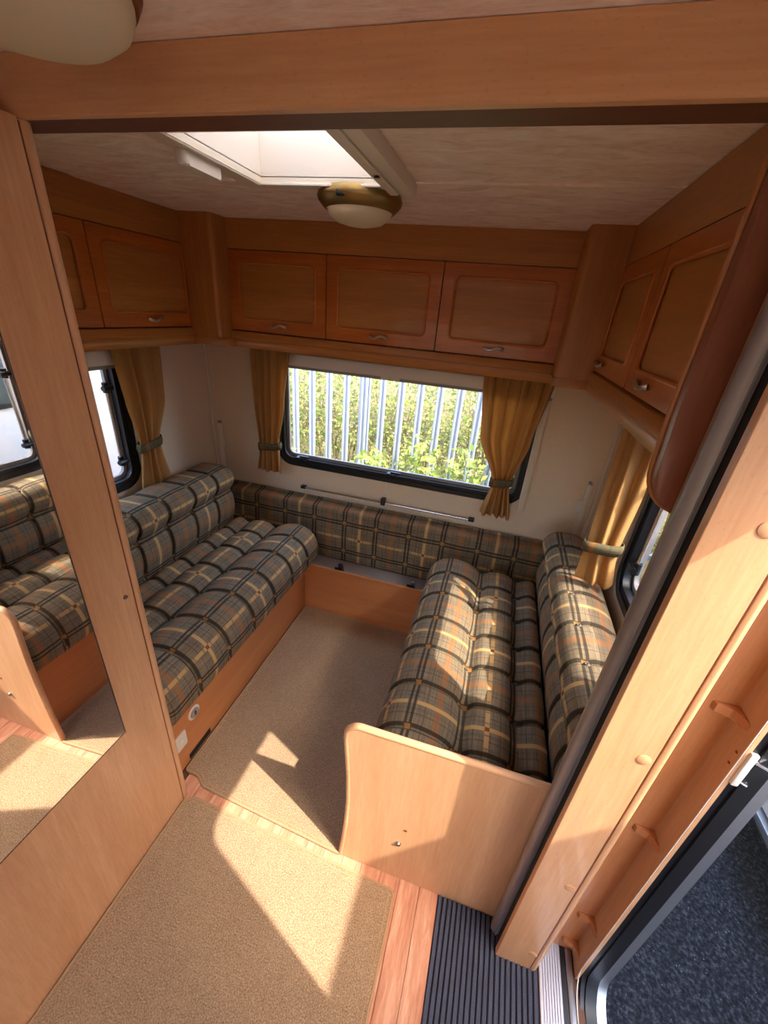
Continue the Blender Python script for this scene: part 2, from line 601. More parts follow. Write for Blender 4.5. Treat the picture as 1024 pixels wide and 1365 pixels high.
tag(w, 'cream side wall pierced by the entrance doorway', 'wall', kind='structure')
w = obj('wall_rear', plate(wrect(XL, -.06, XR, ZC+.05), [BW], 'xz', YR, YR+.035), 'wall', smooth=False)
tag(w, 'cream end wall with the wide window', 'wall', kind='structure')
w = obj('wall_kitchen', plate(wrect(XL, -.06, XR, ZC+.05), [KB], 'xz', YK-.035, YK), 'wall', smooth=False)
tag(w, 'cream wall across the kitchen end', 'wall', kind='structure')
SKY0, SKY1 = (-.764, .92), (-.409, 1.280)
ceil = obj('ceiling', plate(wrect(XL, YK, XR, 1.303), [wrect(SKY0[0]-.006, SKY0[1]-.006, SKY1[0]+.006, SKY1[1]+.006), wrect(-1.006, -1.406, -.094, -.494)], 'xy', ZC, ZC+.04), 'ceil', smooth=False)
tag(ceil, 'mottled cream papered ceiling', 'ceiling', kind='structure')
obj('ceiling_panel', box(XL, 1.307, ZC-.003, XR, YR, ZC+.04), 'ceil', ceil, smooth=False)
obj('joint_strip', box(FX0+.002, 1.299, ZC-.005, FX1-.002, 1.311, ZC+.001, .002), 'ceil', ceil)
# corner trims of the end wall
tm = obj('trim_1', box(XL, YR-.016, .3, XL+.016, YR, 1.46, .004), 'cream_plastic')
tag(tm, 'slim cream bead in the corner beside the gathered side curtain', 'trim', kind='structure')
tm = obj('trim_2', box(XR-.016, YR-.016, .3, XR, YR, 1.46, .004), 'cream_plastic')
tag(tm, 'slim cream bead in the end wall corner on the doorway side', 'trim', kind='structure')

tm = obj('trim_3', box(-.541, YR-.004, .60, -.529, YR, .80, .0015), 'cream_plastic')
tag(tm, 'thin upright joint bead on the wall below the end window', 'trim', kind='structure')

# ------------------------------------------------------------------ windows
def inset(a0, b0, a1, b1, r, d): return rrect(a0+d, b0+d, a1-d, b1-d, max(r-d, .01))
def window(name, label, plane, rect, c, out, stays, latches, pane='glass'):
    """rect (a0,b0,a1,b1) on the wall plane, c = inner wall face, out = +1/-1 way to the outside"""
    a0, b0, a1, b1 = rect
    f = AX[plane]
    root = thing(name, label, 'window', f((a0+a1)/2, b0, c), kind='structure')
    r = .085
    # bulging rubber seal: two stepped rings
    obj('rubber_seal', plate(inset(a0, b0, a1, b1, r, -.012), [inset(a0, b0, a1, b1, r, .014)], plane, c-out*.012, c+out*.034), 'rubber', root)
    obj('inner_seal', plate(inset(a0, b0, a1, b1, r, .012), [inset(a0, b0, a1, b1, r, .034)], plane, c-out*.004, c+out*.036), 'rubber', root)
    obj('pane_rim', plate(inset(a0, b0, a1, b1, r, .030), [inset(a0, b0, a1, b1, r, .052)], plane, c+out*.026, c+out*.042), 'grey_plastic', root)
    bm = prism(inset(a0, b0, a1, b1, r, .030), plane, c+out*.030, c+out*.036)
    obj('pane', bm, pane, root, smooth=False)
    for a in latches:
        bm = box(*[min(p, q) for p, q in zip(f(a-.03, b0+.028, c-out*.028), f(a+.03, b0+.048, c+out*.02))],
                 *[max(p, q) for p, q in zip(f(a-.03, b0+.028, c-out*.028), f(a+.03, b0+.048, c+out*.02))], .004)
        q = obj('window_catch', bm, 'black_plastic', root)
        lo = f(a-.008, b0+.046, c-out*.022); hi = f(a+.05, b0+.058, c-out*.006)
        obj('catch_lever', box(*[min(p, s) for p, s in zip(lo, hi)], *[max(p, s) for p, s in zip(lo, hi)], .003), 'black_plastic', q)
    for a, z0, z1 in stays:
        ra = obj('stay_arm', tube([f(a, z0, c+out*.008), f(a, z1, c+out*.012)], .007, 10), 'chrome', root)
        for zz in (z0, z1):
            bm = bmesh.new()
            tube([f(a, zz-.022, c+out*.01), f(a, zz+.022, c+out*.01)], .013, 10, bm)
            tube([f(a-.03, zz, c-out*.008), f(a+.022, zz, c-out*.004)], .011, 8, bm)
            obj('stay_clamp', bm, 'black_plastic', ra)
    return root

window('window_1', 'wide end window with black rubber surround looking onto the fence', 'xz', (-1.205, ZWB, .205, ZWT), YR, 1,
       [], [-1.06, -.50, .10])
window('window_2', 'side window with black surround half hidden behind the wardrobe panel', 'yz', (.72, ZWB, 1.50, ZWT), XL, -1,
       [(1.43, .93, 1.27)], [.95])
window('window_3', 'side window with black surround behind the sunlit seat back', 'yz', (.80, ZWB, 1.485, 1.50), XR, 1,
       [(1.405, .93, 1.27)], [1.1])
KG = 'added kitchen windows'  # unseen windows invented to bring more daylight in from the kitchen end
window('added_window_4', 'added unseen kitchen side window behind the wardrobe, for more daylight', 'yz', (-1.85, .92, -.55, 1.62), XL, -1, [], [-1.1], 'glass_clear')
window('added_window_7', 'added unseen kitchen side window beyond the entrance doorway, letting in sun', 'yz', (-1.85, .92, -.55, 1.62), XR, 1, [], [-1.1], 'glass_clear')
window('added_window_8', 'added unseen kitchen end window facing the wide end window, for more daylight', 'xz', (-1.25, .92, .25, 1.62), YK, -1, [], [-.5], 'glass_clear')

# roof lights
def rooflight(name, label, x0, y0, x1, y1, detail):
    root = thing(name, label, 'rooflight', ((x0+x1)/2, (y0+y1)/2, ZC), kind='structure')
    fx0, fx1 = x0-.062, x1+.055
    obj('frame', plate(wrect(fx0, y0-.05, fx1+.005, y1+.045), [wrect(x0, y0, x1, y1)], 'xy', ZC-.016, ZC+.002), 'cream_plastic', root, smooth=False)
    obj('upstand', plate(wrect(x0-.012, y0-.012, x1+.012, y1+.012), [wrect(x0, y0, x1, y1)], 'xy', ZC, ZC+.10), 'white_plastic', root, smooth=False)
    bm = bmesh.new()
    # shallow dome over the upstand
    n = 14
    g = [[None]*(n+1) for _ in range(n+1)]
    for i in range(n+1):
        for j in range(n+1):
            a, b = i/n*2-1, j/n*2-1
            h = .085*(1-abs(a)**4)*(1-abs(b)**4)
            g[i][j] = bm.verts.new((x0-.03+(x1-x0+.06)*i/n, y0-.03+(y1-y0+.06)*j/n, ZC+.10+h))
    for i in range(n):
        for j in range(n):
            bm.faces.new((g[i][j], g[i+1][j], g[i+1][j+1], g[i][j+1]))
    bmesh.ops.solidify(bm, geom=bm.faces[:], thickness=.003)
    obj('dome', bm, 'dome', root)
    if detail:
        obj('blind_channel', box(x1+.018, y0-.10, ZC-.030, x1+.045, y1+.03, ZC-.014, .004), 'cream_plastic', root)
        obj('blind_box', box(x1+.052, y0-.10, ZC-.034, x1+.092, y1+.035, ZC+.001, .008), 'cream_plastic', root)
        obj('front_bead', box(x0-.002, y1-.004, ZC-.019, x1+.004, y1+.005, ZC-.012, .002), 'white_plastic', root)
        obj('side_bead', box(x0-.012, y0-.02, ZC-.020, x0-.002, y1-.002, ZC-.012, .002), 'white_plastic', root)
        obj('blind_handle', prism(rrect(x0-.056, y0+.075, x0-.020, y0+.215, .014), 'xy', ZC-.046, ZC-.015, bev=.007), 'white_plastic', root)
        obj('catch_knob', lathe([(0, ZC-.03), (.011, ZC-.03), (.013, ZC-.022), (.013, ZC-.014), (0, ZC-.014)], (x1+.035, y1-.14), 16), 'cream_plastic', root)
        for yy in (y0+.05, y0+.16):
            obj('dome_rib', box(x0+.05, yy, ZC+.088, x1-.05, yy+.012, ZC+.106, .003), 'white_plastic', root)
        for xx in (x0+.09, x1-.10):
            obj('dome_stay', tube([(xx, y0+.02, ZC+.03), (xx+.01, y1-.1, ZC+.10)], .006, 8), 'white_plastic', root)
    return root
rooflight('window_5', 'square rooflight with milky dome above the seating', SKY0[0], SKY0[1], SKY1[0], SKY1[1], True)
rooflight('added_window_6', 'added unseen larger rooflight above the kitchen, for more daylight', -1.0, -1.4, -.10, -.50, False)  # invented opening, adds sky light from behind the viewpoint

# ------------------------------------------------------------------ blinds over the windows
def cassette(label, plane, a0, a1, c, out, side_as, handle_a, up=0.0):
    f = AX[plane]
    root = thing('blind_cassette', label, 'blind', f((a0+a1)/2, 1.365, c), 'roller blind cassettes over the windows')
    def bx(p, q, bev, nm, mat, par):
        return obj(nm, box(*[min(i, j) for i, j in zip(p, q)], *[max(i, j) for i, j in zip(p, q)], bev), mat, par)
    bx(f(a0, 1.368+up, c-out*.045), f(a1, 1.43+up*.5, c-out*.001), .010, 'cassette_body', 'white_plastic', root)
    bar = bx(f(a0+.012, 1.352+up, c-out*.030), f(a1-.012, 1.370+up, c-out*.014), .004, 'pull_bar', 'grey_plastic', root)
    bx(f(handle_a-.05, 1.354+up, c-out*.040), f(handle_a+.05, 1.372+up, c-out*.028), .004, 'pull_tab', 'cream_plastic', bar)
    for a in side_as:
        bx(f(a-.017, .772, c-out*.022), f(a+.017, 1.368, c-out*.001), .004, 'side_channel', 'cream_plastic', root)
cassette('white roller blind cassette over the wide end window', 'xz', -1.235, .245, YR, 1, (-1.218, .218), -.55)
cassette('white roller blind cassette over the side window by the wardrobe', 'yz', .70, 1.545, XL, -1, (1.528,), 1.1)
cassette('white roller blind cassette over the side window behind the sunlit seat back', 'yz', .78, 1.545, XR, 1, (1.528,), 1.1, .047)

# ------------------------------------------------------------------ wardrobe with mirror
wd = thing('wardrobe', 'tall beech wardrobe side with a long mirror beside the carpet', 'wardrobe', (-1.24, .2, 0))
obj('carcass', box(XL+.002, -.30, 0, WARD_X, WARD_Y, 1.903), 'wood_v', wd, smooth=False)
bm = bmesh.new()
pts = [(WARD_X-.03, WARD_Y+.002)]
for k in range(9):
    th = -PI/2+k/8*PI
    pts.append((WARD_X+.0015-.012+.013*math.cos(th)+.0005, WARD_Y+.0135+.012*math.sin(th)))
pts.append((WARD_X-.03, WARD_Y+.025))
obj('edge_moulding', prism(pts, 'xy', 0, ZC-.077), 'wood_v', wd)
obj('moulding_gap', box(WARD_X-.02, WARD_Y-.0004, 0, WARD_X+.0004, WARD_Y+.0022, ZC-.08), 'edge_dark', wd, smooth=False)
mr = obj('mirror', box(WARD_X-.001, .02, .555, WARD_X+.0035, .5335, 1.80), 'mirror', wd, smooth=False)
obj('mirror_edge', plate(wrect(.017, .552, .5365, 1.803), [wrect(.02, .555, .5335, 1.80)], 'yz', WARD_X-.001, WARD_X+.004), 'mirror_edge', mr, smooth=False)
obj('screw_cap', disc((WARD_X, .636, .953), 'x', .006, .003), 'steel', wd)

# header beam and kitchen side
bmo = thing('header_beam', 'beech header beam crossing below the ceiling', 'beam', (-.5, .696, 1.902))
obj('face_board', box(XL+.002, .6615, 1.9022, XR-.001, .676, ZC-.001, .001, seg=1), 'wood_x', bmo, smooth=False)
obj('underside_board', box(XL+.002, .676, 1.903, XR-.001, .7312, ZC-.001, .001, seg=1), 'underside', bmo, smooth=False)  # separate board so the beam's shaded underside is coloured darker

# ------------------------------------------------------------------ partition post with folding door track
pp = thing('partition_post', 'upright beech post with grey track beside the entrance doorway', 'partition', (.40, .64, 0))
obj('face_board', box(.303, .597, .002, .399, .614, ZC-.002, .0012, seg=1), 'wood_v', pp, smooth=False)
obj('core', box(.3085, .624, .002, .408, .672, ZC-.002), 'gap', pp, smooth=False)
bm = prism([(.288, .650), (.2865, .656), (.288, .668), (.294, .674), (.3075, .674), (.3075, .642), (.296, .642), (.291, .645)], 'xy', .002, 1.902)
tr = obj('door_track', bm, 'track', pp)
obj('track_bead', prism([(.3005, .6405), (.3005, .6425), (.3025, .6425), (.3025, .6405)], 'xy', .002, 1.90), 'alu', tr, smooth=False)
obj('edge_trim', prism([(.402, .600)]+[(.409+.0095*math.cos(a), .6045+.0085*math.sin(a)) for a in [(-PI*.72+k/8*PI*1.3) for k in range(9)]]+[(.402, .614)], 'xy', .002, ZC-.002), 'wood_v', pp)
obj('trim_gap', box(.3985, .599, .002, .403, .612, ZC-.002), 'edge_dark', pp, smooth=False)
obj('rear_board', box(.302, .684, .002, XR-.001, .704, ZC-.002), 'wood_v', pp, smooth=False)
for zz, xx in ((.969, .382), (.479, .384), (.098, .387), (1.452, .372)):
    obj('screw_cover', disc((xx, .597, zz), 'y', .0125, -.0014), 'wood_v', pp)

# ------------------------------------------------------------------ entrance door frame
dr = thing('door_1', 'entrance doorway with aluminium frame, black seal and beech lining', 'door', (XR, .35, 0), kind='structure')
obj('lining', box(.527, .6185, .001, .536, .683, 1.86, .001, seg=1), 'wood_v', dr, smooth=False)
obj('lining_step', box(.531, .650, .001, .5345, .683, 1.86), 'wood_v', dr, smooth=False)
obj('lining', box(.527, .012, .001, .536, .075, 1.86, .001, seg=1), 'wood_v', dr, smooth=False)
obj('lining', box(.527, .075, 1.80, .536, .6185, 1.86, .001, seg=1), 'wood_v', dr, smooth=False)
obj('jamb_board', box(.41, .6795, .001, .530, .684, ZC-.08), 'jamb', dr, smooth=False)
obj('white_bead', plate(rrect(.071, -.004, .6205, 1.793, .07), [rrect(.073, -.002, .6190, 1.791, .069)], 'yz', .526, .5285), 'white_plastic', dr, smooth=False)
obj('rubber_seal', plate(rrect(.040, -.030, .660, 1.830, .08), [rrect(.072, -.006, .6195, 1.792, .07)], 'yz', .5365, .5645), 'rubber', dr)
obj('seal_lip', plate(rrect(.066, -.012, .626, 1.80, .075), [rrect(.077, -.001, .6145, 1.787, .07)], 'yz', .548, .5775), 'rubber', dr)
obj('aluminium_frame', plate(rrect(.0655, -.0125, .6265, 1.8005, .0755), [rrect(.072, -.006, .620, 1.794, .07)], 'yz', .578, .603), 'alu', dr)
sp = obj('strike_plate', box(.534, .6125, .952, .546, .6205, 1.038, .002), 'white_plastic', dr)
obj('strike_pin', tube([(.545, .618, 1.02), (.560, .603, 1.025)], .004, 8), 'chrome', sp)
obj('strike_pin', tube([(.548, .618, .962), (.556, .611, .964)], .0035, 8), 'chrome', sp)
for zz in (.985, 1.015):
    obj('screw_hole', disc((.527, .632, zz), 'x', .003, -.001), 'edge_dark', dr)
clip_src = None
for zz in (1.068, .655, .212, .055):
    bm = prism([(.484, .6795), (.488, .671), (.513, .668), (.520, .655), (.5265, .640), (.5265, .6795)], 'xy', zz-.010, zz+.010, bev=.003)
    obj('frame_clip', bm, 'jamb', dr)
# ribbed threshold
th = thing('door_threshold', 'ribbed aluminium door sill strip next to the dark mat', 'sill', (.48, .2, 0))
bm = box(.429, -.30, -.004, .489, .6795, .001, .0008, seg=1)
for k in range(7):
    box(.437+k*.0073, -.30, .001, .4405+k*.0073, .6795, .004, .0006, bm, 1)
obj('tread_strip', bm, 'alu_white', th, smooth=False)
obj('groove', box(.489, -.30, -.006, .505, .6795, -.001), 'rubber', th, smooth=False)
obj('outer_strip', box(.505, -.30, -.006, .5225, .6795, .003, .002), 'alu', th)

# ------------------------------------------------------------------ carpets and mat
def carpet(name, label, poly, z1):
    cx = sum(p[0] for p in poly)/len(poly); cy = sum(p[1] for p in poly)/len(poly)
    root = thing(name, label, 'carpet', (cx, cy, 0))
    obj('pile', prism(poly, 'xy', .0005, z1), 'carpet', root, smooth=False)
    def inset_poly(d):
        n = len(poly); out = []
        for i in range(n):
            a, b, c = (Vector(poly[(i+k) % n]) for k in (-1, 0, 1))
            e1, e2 = (b-a).normalized(), (c-b).normalized()
            n1, n2 = Vector((-e1.y, e1.x)), Vector((-e2.y, e2.x))
            m = (n1+n2).normalized()
            out.append(b+m*d/max(.3, m.dot(n1)))
        return out
    loop = inset_poly(.004)
    loop = loop+[loop[0], loop[1]]
    obj('edge_binding', tube([(p.x, p.y, z1-.001) for p in loop], .0038, 6, cap=False), 'binding', root)
    loop = inset_poly(.017)
    loop = loop+[loop[0], loop[1]]
    obj('stitch_line', tube([(p.x, p.y, z1+.0002) for p in loop], .0014, 5, cap=False), 'binding', root)
def rounded(poly, r, n=5):
    out = []
    N = len(poly)
    for i in range(N):
        a, b, c = (Vector(poly[(i+k) % N]) for k in (-1, 0, 1))
        rr = min(r, (b-a).length*.45, (c-b).length*.45)
        p, q = b+(a-b).normalized()*rr, b+(c-b).normalized()*rr
        for k in range(n+1):
            s = k/n
            out.append(tuple((1-s)**2*p+2*s*(1-s)*b+s*s*q))
    return out
carpet('carpet_piece', 'beige bound carpet piece on the floor beside the mirror', rounded([(-.827, -1.6), (-.016, -1.6), (-.016, .648), (-.80, .680), (-.827, .655)], .02), .0085)
carpet('carpet_piece', 'beige bound carpet piece between the two seats', rounded([(-.800, .716), (-.224, .679), (-.224, .703), (-.152, .703), (-.152, 1.797), (-.898, 1.797), (-.898, .745), (-.83, .742)], .018), .0085)
mt = thing('door_mat', 'charcoal ribbed mat inside the entrance door', 'mat', (.27, .2, 0))
obj('backing', box(.119, -.36, .0005, .427, .6815, .003), 'mat_base', mt, smooth=False)
k = 0
xx = .1205
while xx < .424:
    wdt = .0115
    o = obj('rib', box(xx, -.36, .003, xx+wdt, .681, .0085, .002, seg=1), 'mat', mt)
    xx += .0152

# ------------------------------------------------------------------ bench bases
lb = thing('bench_base', 'beech bench base with round socket under the long plaid seat', 'bench', (-1.28, 1.2, 0), 'bench bases')
obj('front_panel', box(-.920, .687, 0, -.905, 1.799, .318, .001, seg=1), 'base_y', lb, smooth=False)
obj('top_board', box(XL+.002, .687, .300, -.920, 1.80, .318), 'wood_y', lb, smooth=False)
sk = obj('socket_plate', disc((-.905, .846, .215), 'x', .030, .004, 28), 'cream_plastic', lb)
obj('socket_flap', disc((-.901, .846, .215), 'x', .021, .005, 24), 'grey_plastic', sk)
obj('socket_pin', box(-.8975, .842, .205, -.894, .850, .228, .0015), 'black_plastic', sk)
sw = obj('switch_plate', prism(rrect(.735, .115, .790, .192, .008), 'yz', -.905, -.901), 'cream_plastic', lb)
obj('switch_rocker', box(-.901, .752, .140, -.897, .772, .168, .0015), 'white_plastic', sw)
obj('floor_vent', box(-.9055, .788, .010, -.9035, .912, .036), 'gap', lb, smooth=False)
cb = thing('bench_base', 'beech box with open shelf joining the benches below the end window', 'bench', (-.55, 1.9, 0), 'bench bases')
obj('front_panel', box(-.905, 1.80, 0, -.10, 1.815, .318, .001, seg=1), 'base_x', cb, smooth=False)
obj('shelf', box(-1.40, 1.815, .235, .35, 2.098, .255), 'shelf', cb, smooth=False)
for xx in (-.690, -.262):
    bm = prism([(1.8155, .255), (1.8155, .345), (1.824, .358), (1.834, .350), (1.862, .275), (1.862, .255)], 'yz', xx-.010, xx+.014)
    prism([(1.8155, .255), (1.8155, .330), (1.8205, .330), (1.8205, .255)], 'yz', xx-.030, xx+.012, bm)
    obj('hinge_bracket', bm, 'black_plastic', cb)
rb = thing('bench_base', 'beech bench base with curved end panel beside the door mat', 'bench', (.1, 1.2, 0), 'bench bases')
ep = [(-.221, .002), (-.213, .10), (-.207, .207), (-.205, .324), (-.209, .44), (-.217, .54), (-.223, .610)]
for k in range(1, 7):
    th_ = PI-k/6*PI/2
    ep.append((-.183+.040*math.cos(th_), .629+.040*math.sin(th_)))
ep += [(.02, .671), (.300, .673), (.300, .002)]
e = obj('end_panel', prism(ep, 'xz', .6835, .6995), 'wood_v', rb, smooth=False)
edge = [(p[0], .6915, p[1]) for p in ep[:-1]]
bm = bmesh.new()
for i, (p, q) in enumerate(zip(edge, edge[1:])):
    pass
tube(edge, .0098, 10, bm)
obj('edge_trim', bm, 'wood_x', e)
obj('panel_bolt', disc((-.035, .6835, .205), 'y', .008, -.006), 'steel', e)
obj('panel_hole', disc((-.020, .6835, .285), 'y', .005, -.0012), 'edge_dark', e)
obj('front_panel', box(-.150, .6995, 0, -.135, 1.80, .318), 'base_y', rb, smooth=False)
obj('top_board', box(-.135, .6995, .300, XR-.002, 1.799, .318), 'wood_y', rb, smooth=False)
tb = obj('vent_slot', box(-.1515, 1.00, .012, -.1495, 1.12, .036), 'gap', rb, smooth=False)

# ------------------------------------------------------------------ cushions
def cushion(name, label, prof, along, y0, y1, rows, vpitch, upitch, vseam, tuft, place, parent_loc, group, buttons=(), r_end=.035, groove=.011, mat='plaid', flat_bottom=True):
    """closed cross-section prof [(a, z)] counter-seen from its end; swept along the length coordinate with tufting"""
    root = thing(name, label, 'cushion', parent_loc, group)
    P = catmull(prof, .008)
    nP = len(P)
    arc = np.concatenate([[0], np.cumsum(np.linalg.norm(np.diff(P, axis=0), axis=1))])
    T = np.gradient(P, axis=0)
    T /= np.linalg.norm(T, axis=1)[:, None]+1e-9
    Nn = np.stack([-T[:, 1], T[:, 0]], 1)
    cen = P.mean(0)
    if ((P-cen)*Nn).sum(1).mean() < 0:
        Nn = -Nn
    seam_arc = []
    for sa in vseam:
        i = int(np.argmin(((P-np.array(sa))**2).sum(1)))
        seam_arc.append(arc[i])
    nL = int((y1-y0)/.0062)
    Y = np.linspace(y0, y1, nL+1)
    rows = np.array(rows)
    bm = bmesh.new()
    uvl = bm.loops.layers.uv.new('UVMap')
    verts = []
    a_act0, a_act1 = tuft
    for y in Y:
        d = min(y-y0, y1-y)
        ins = 0.0
        if d < r_end:
            ins = r_end*(1-math.sqrt(max(0, 1-(1-d/r_end)**2)))
        dr_ = np.abs(rows-y).min() if len(rows) else 9
        g = groove*math.exp(-(dr_/.0075)**2)+.007*(1-min(1, dr_/(upitch*.5))**.55)
        ring = []
        for j in range(nP):
            w = 1.0
            s = arc[j]
            if s < a_act0: w = max(0, 1-(a_act0-s)/.02)
            if s > a_act1: w = max(0, 1-(s-a_act1)/.02)
            dd = -ins-g*w
            for q, sa in enumerate(seam_arc):
                if q in buttons:
                    dd -= .011*math.exp(-((s-sa)**2+dr_**2)/.018**2)
            p = P[j]+Nn[j]*dd
            ring.append(bm.verts.new(place(p[0], y, p[1])))
        verts.append(ring)
    v0 = seam_arc[0] if seam_arc else 0
    r0 = rows[0] if len(rows) else y0
    for i in range(nL):
        for j in range(nP-1):
            f = bm.faces.new((verts[i][j], verts[i+1][j], verts[i+1][j+1], verts[i][j+1]))
            for lp, (yy, aa) in zip(f.loops, ((Y[i], arc[j]), (Y[i+1], arc[j]), (Y[i+1], arc[j+1]), (Y[i], arc[j+1]))):
                lp[uvl].uv = ((yy-r0)/upitch, (aa-v0)/vpitch)
        f = bm.faces.new((verts[i][nP-1], verts[i+1][nP-1], verts[i+1][0], verts[i][0]))
        for lp in f.loops: lp[uvl].uv = (.2, .2)
    for ring, fl in ((verts[0], 1), (verts[-1], -1)):
        f = bm.faces.new(ring if fl > 0 else list(reversed(ring)))
        for lp in f.loops:
            lp[uvl].uv = ((lp.vert.co.x+lp.vert.co.y)/vpitch, lp.vert.co.z/vpitch)
    cov = obj('cover', bm, mat, root, angle=60)
    src = None
    for q in buttons:
        i = int(np.argmin(np.abs(arc-seam_arc[q])))
        for yk in rows:
            if not (y0+.03 < yk < y1-.03): continue
            p = P[i]-Nn[i]*(groove+.011)
            w1 = Vector(place(p[0], yk, p[1]))
            w2 = Vector(place(p[0]+Nn[i][0]*.01, yk, p[1]+Nn[i][1]*.01))
            dirv = (w2-w1).normalized()
            if src is None:
                b = bmesh.new()
                lathe([(0, .009), (.005, .0085), (.0085, .006), (.0095, .002), (.008, -.004), (0, -.004)], (0, 0), 12, b)
                me = bpy.data.meshes.new('button')
                b.to_mesh(me); b.free()
                me.shade_smooth()
                me.materials.append(M['button'])
                src = me
            bo = bpy.data.objects.new('button', src)
            COL.objects.link(bo)
            bo.parent = root
            bo.location = w1-WL[root]
            bo.rotation_euler = dirv.to_track_quat('Z', 'Y').to_euler()
    return root

ROWS = [.84+.1765*k for k in range(-4, 7)]
def seat_prof(total):
    # a = distance from the rounded front edge towards the back
    return [(.035, .322), (.012, .345), (.000, .400), (.012, .462), (.050, .512), (.110, .536), (.165, .534), (.215, .520), (.250, .500), (.270, .480),
            (.285, .484), (.310, .502), (.360, .510), (.410, .503), (.436, .486), (.450, .477), (.466, .484), (.500, .500), (total-.02, .496), (total, .47), (total, .335), (total-.02, .322)]
SP = seat_prof(.546)
cushion('seat_cushion', 'long plaid buttoned seat cushion beside the wardrobe', SP, 'y', .6865, 1.875, [r for r in ROWS if .68 < r < 1.87], .18, .1765,
        [(.270, .480), (.450, .477)], (.06, .93), lambda a, y, z: (-.838-a, y, z), (-1.12, 1.3, .318), 'plaid seat cushions', buttons=(0, 1))
cushion('seat_cushion', 'plaid buttoned seat cushion with a sunlit patch beside the entrance', SP, 'y', .706, 1.875, [r for r in ROWS if .72 < r < 1.87], .18, .1765,
        [(.270, .480), (.450, .477)], (.06, .93), lambda a, y, z: (-.188+a, y, z), (.1, 1.3, .318), 'plaid seat cushions', buttons=(0, 1))
def back_prof(depth):
    return [(.02, .40), (.000, .48), (-.018, .56), (-.012, .630), (.004, .664), (-.012, .688), (-.030, .730), (-.022, .772), (.004, .800), (.030, .808),
            (.060, .812), (depth-.075, .806), (depth-.035, .782), (depth-.008, .735), (depth, .68), (depth, .42), (depth-.01, .40)]
cushion('back_cushion', 'plaid buttoned back cushion below the side window by the wardrobe', back_prof(.235), 'y', .6865, 1.885, [r for r in ROWS if .68 < r < 1.88], .18, .1765,
        [(.004, .664), (.030, .808)], (.08, .62), lambda a, y, z: (-1.402-a, y, z), (-1.52, 1.3, .32), 'plaid back cushions', buttons=(0,))
cushion('back_cushion', 'plaid buttoned back cushion with sunlit top below the doorway side window', back_prof(.185), 'y', .712, 1.870, [r for r in ROWS if .72 < r < 1.86], .18, .1765,
        [(.004, .664), (.030, .808)], (.08, .57), lambda a, y, z: (.360+a, y, z), (.46, 1.3, .32), 'plaid back cushions', buttons=(0, 1))
XROWS = [-1.125-.194*2+.1945*k for k in range(0, 11)]
REARP = [(.012, .262), (.002, .275), (.0, .338), (-.006, .43), (.0, .525), (.004, .590), (.014, .606), (.04, .615), (.085, .613), (.094, .60), (.094, .28), (.085, .262)]
cushion('back_cushion', 'long flat plaid cushion standing on the shelf under the end window', REARP, 'x', -1.62, .53, XROWS, .19, .1945,
        [(.0, .338), (.0, .525)], (.03, .40), lambda a, x, z: (x, 1.985+a, z), (-.55, 2.03, .256), 'plaid back cushions', r_end=.02, groove=.003)

# ------------------------------------------------------------------ overhead lockers
def locker_door(parent, plane, a0, a1, c, out, mat_frame, mat_panel, handle_a, handle_w=.075):
    """out = -1/+1: way the face looks along the third axis"""
    f = AX[plane]
    z0, z1 = ZDB+.002, ZDT-.002
    g = .0022
    a0, a1 = a0+g, a1-g
    d = obj('door', plate(rrect(a0, z0, a1, z1, .004, 2), [rrect(a0+.050, z0+.052, a1-.050, z1-.046, .022)], plane, c-out*.019, c), mat_frame, parent, smooth=False)
    # raised bead around the panel
    lp = rrect(a0+.051, z0+.053, a1-.051, z1-.047, .021)
    pts = [f(p, q, c-out*.001) for p, q in lp]
    obj('panel_bead', tube(pts+[pts[0], pts[1]], .0052, 8, cap=False), mat_frame, d)
    obj('panel', prism(rrect(a0+.049, z0+.051, a1-.049, z1-.045, .022), plane, c-out*.012, c-out*.006), mat_panel, d, smooth=False)
    hz = z0+.030
    pts = []
    for k in range(13):
        s = k/12
        a = handle_a+(s-.5)*handle_w
        bow = math.sin(s*PI)
        pts.append(f(a, hz+.006*math.sin((s-.5)*2*PI), c+out*(.002+.017*bow**.6)))
    rad = [.0052+.0022*abs(2*s/12-1)**3 for s in range(13)]
    h = obj('handle', tube(pts, .005, 8, radii=rad), 'handle', d)
    return d

PEL = [(0, 1.529), (.010, 1.527), (.017, 1.516), (.019, 1.500), (.012, 1.494), (.014, 1.484), (.012, 1.468), (.002, 1.456), (-.03, 1.454), (-.03, 1.529)]
# end run
lk = thing('overhead_locker', 'run of three overhead lockers above the end window', 'cabinet', (-.55, 1.97, 1.455))
obj('carcass', box(XL+.002, FY+.021, 1.456, XR-.002, YR-.001, ZC-.004), 'lock_x', lk, smooth=False)
obj('fascia', box(-1.30, FY+.001, ZDT+.001, .19, FY+.021, ZC-.004), 'lock_x', lk, smooth=False)
obj('recess', box(-1.30, FY+.0195, ZDB-.002, .19, FY+.0212, ZDT+.002), 'gap', lk, smooth=False)
for a0, a1, ha in ((-1.289, -.808, -1.045), (-.808, -.307, -.560), (-.307, .182, -.065)):
    locker_door(lk, 'xz', a0, a1, FY, -1, 'door_x', 'lock_x', ha)
obj('pelmet', prism([(FY-n, z) for n, z in PEL], 'yz', -1.44, .31), 'lock_x', lk)
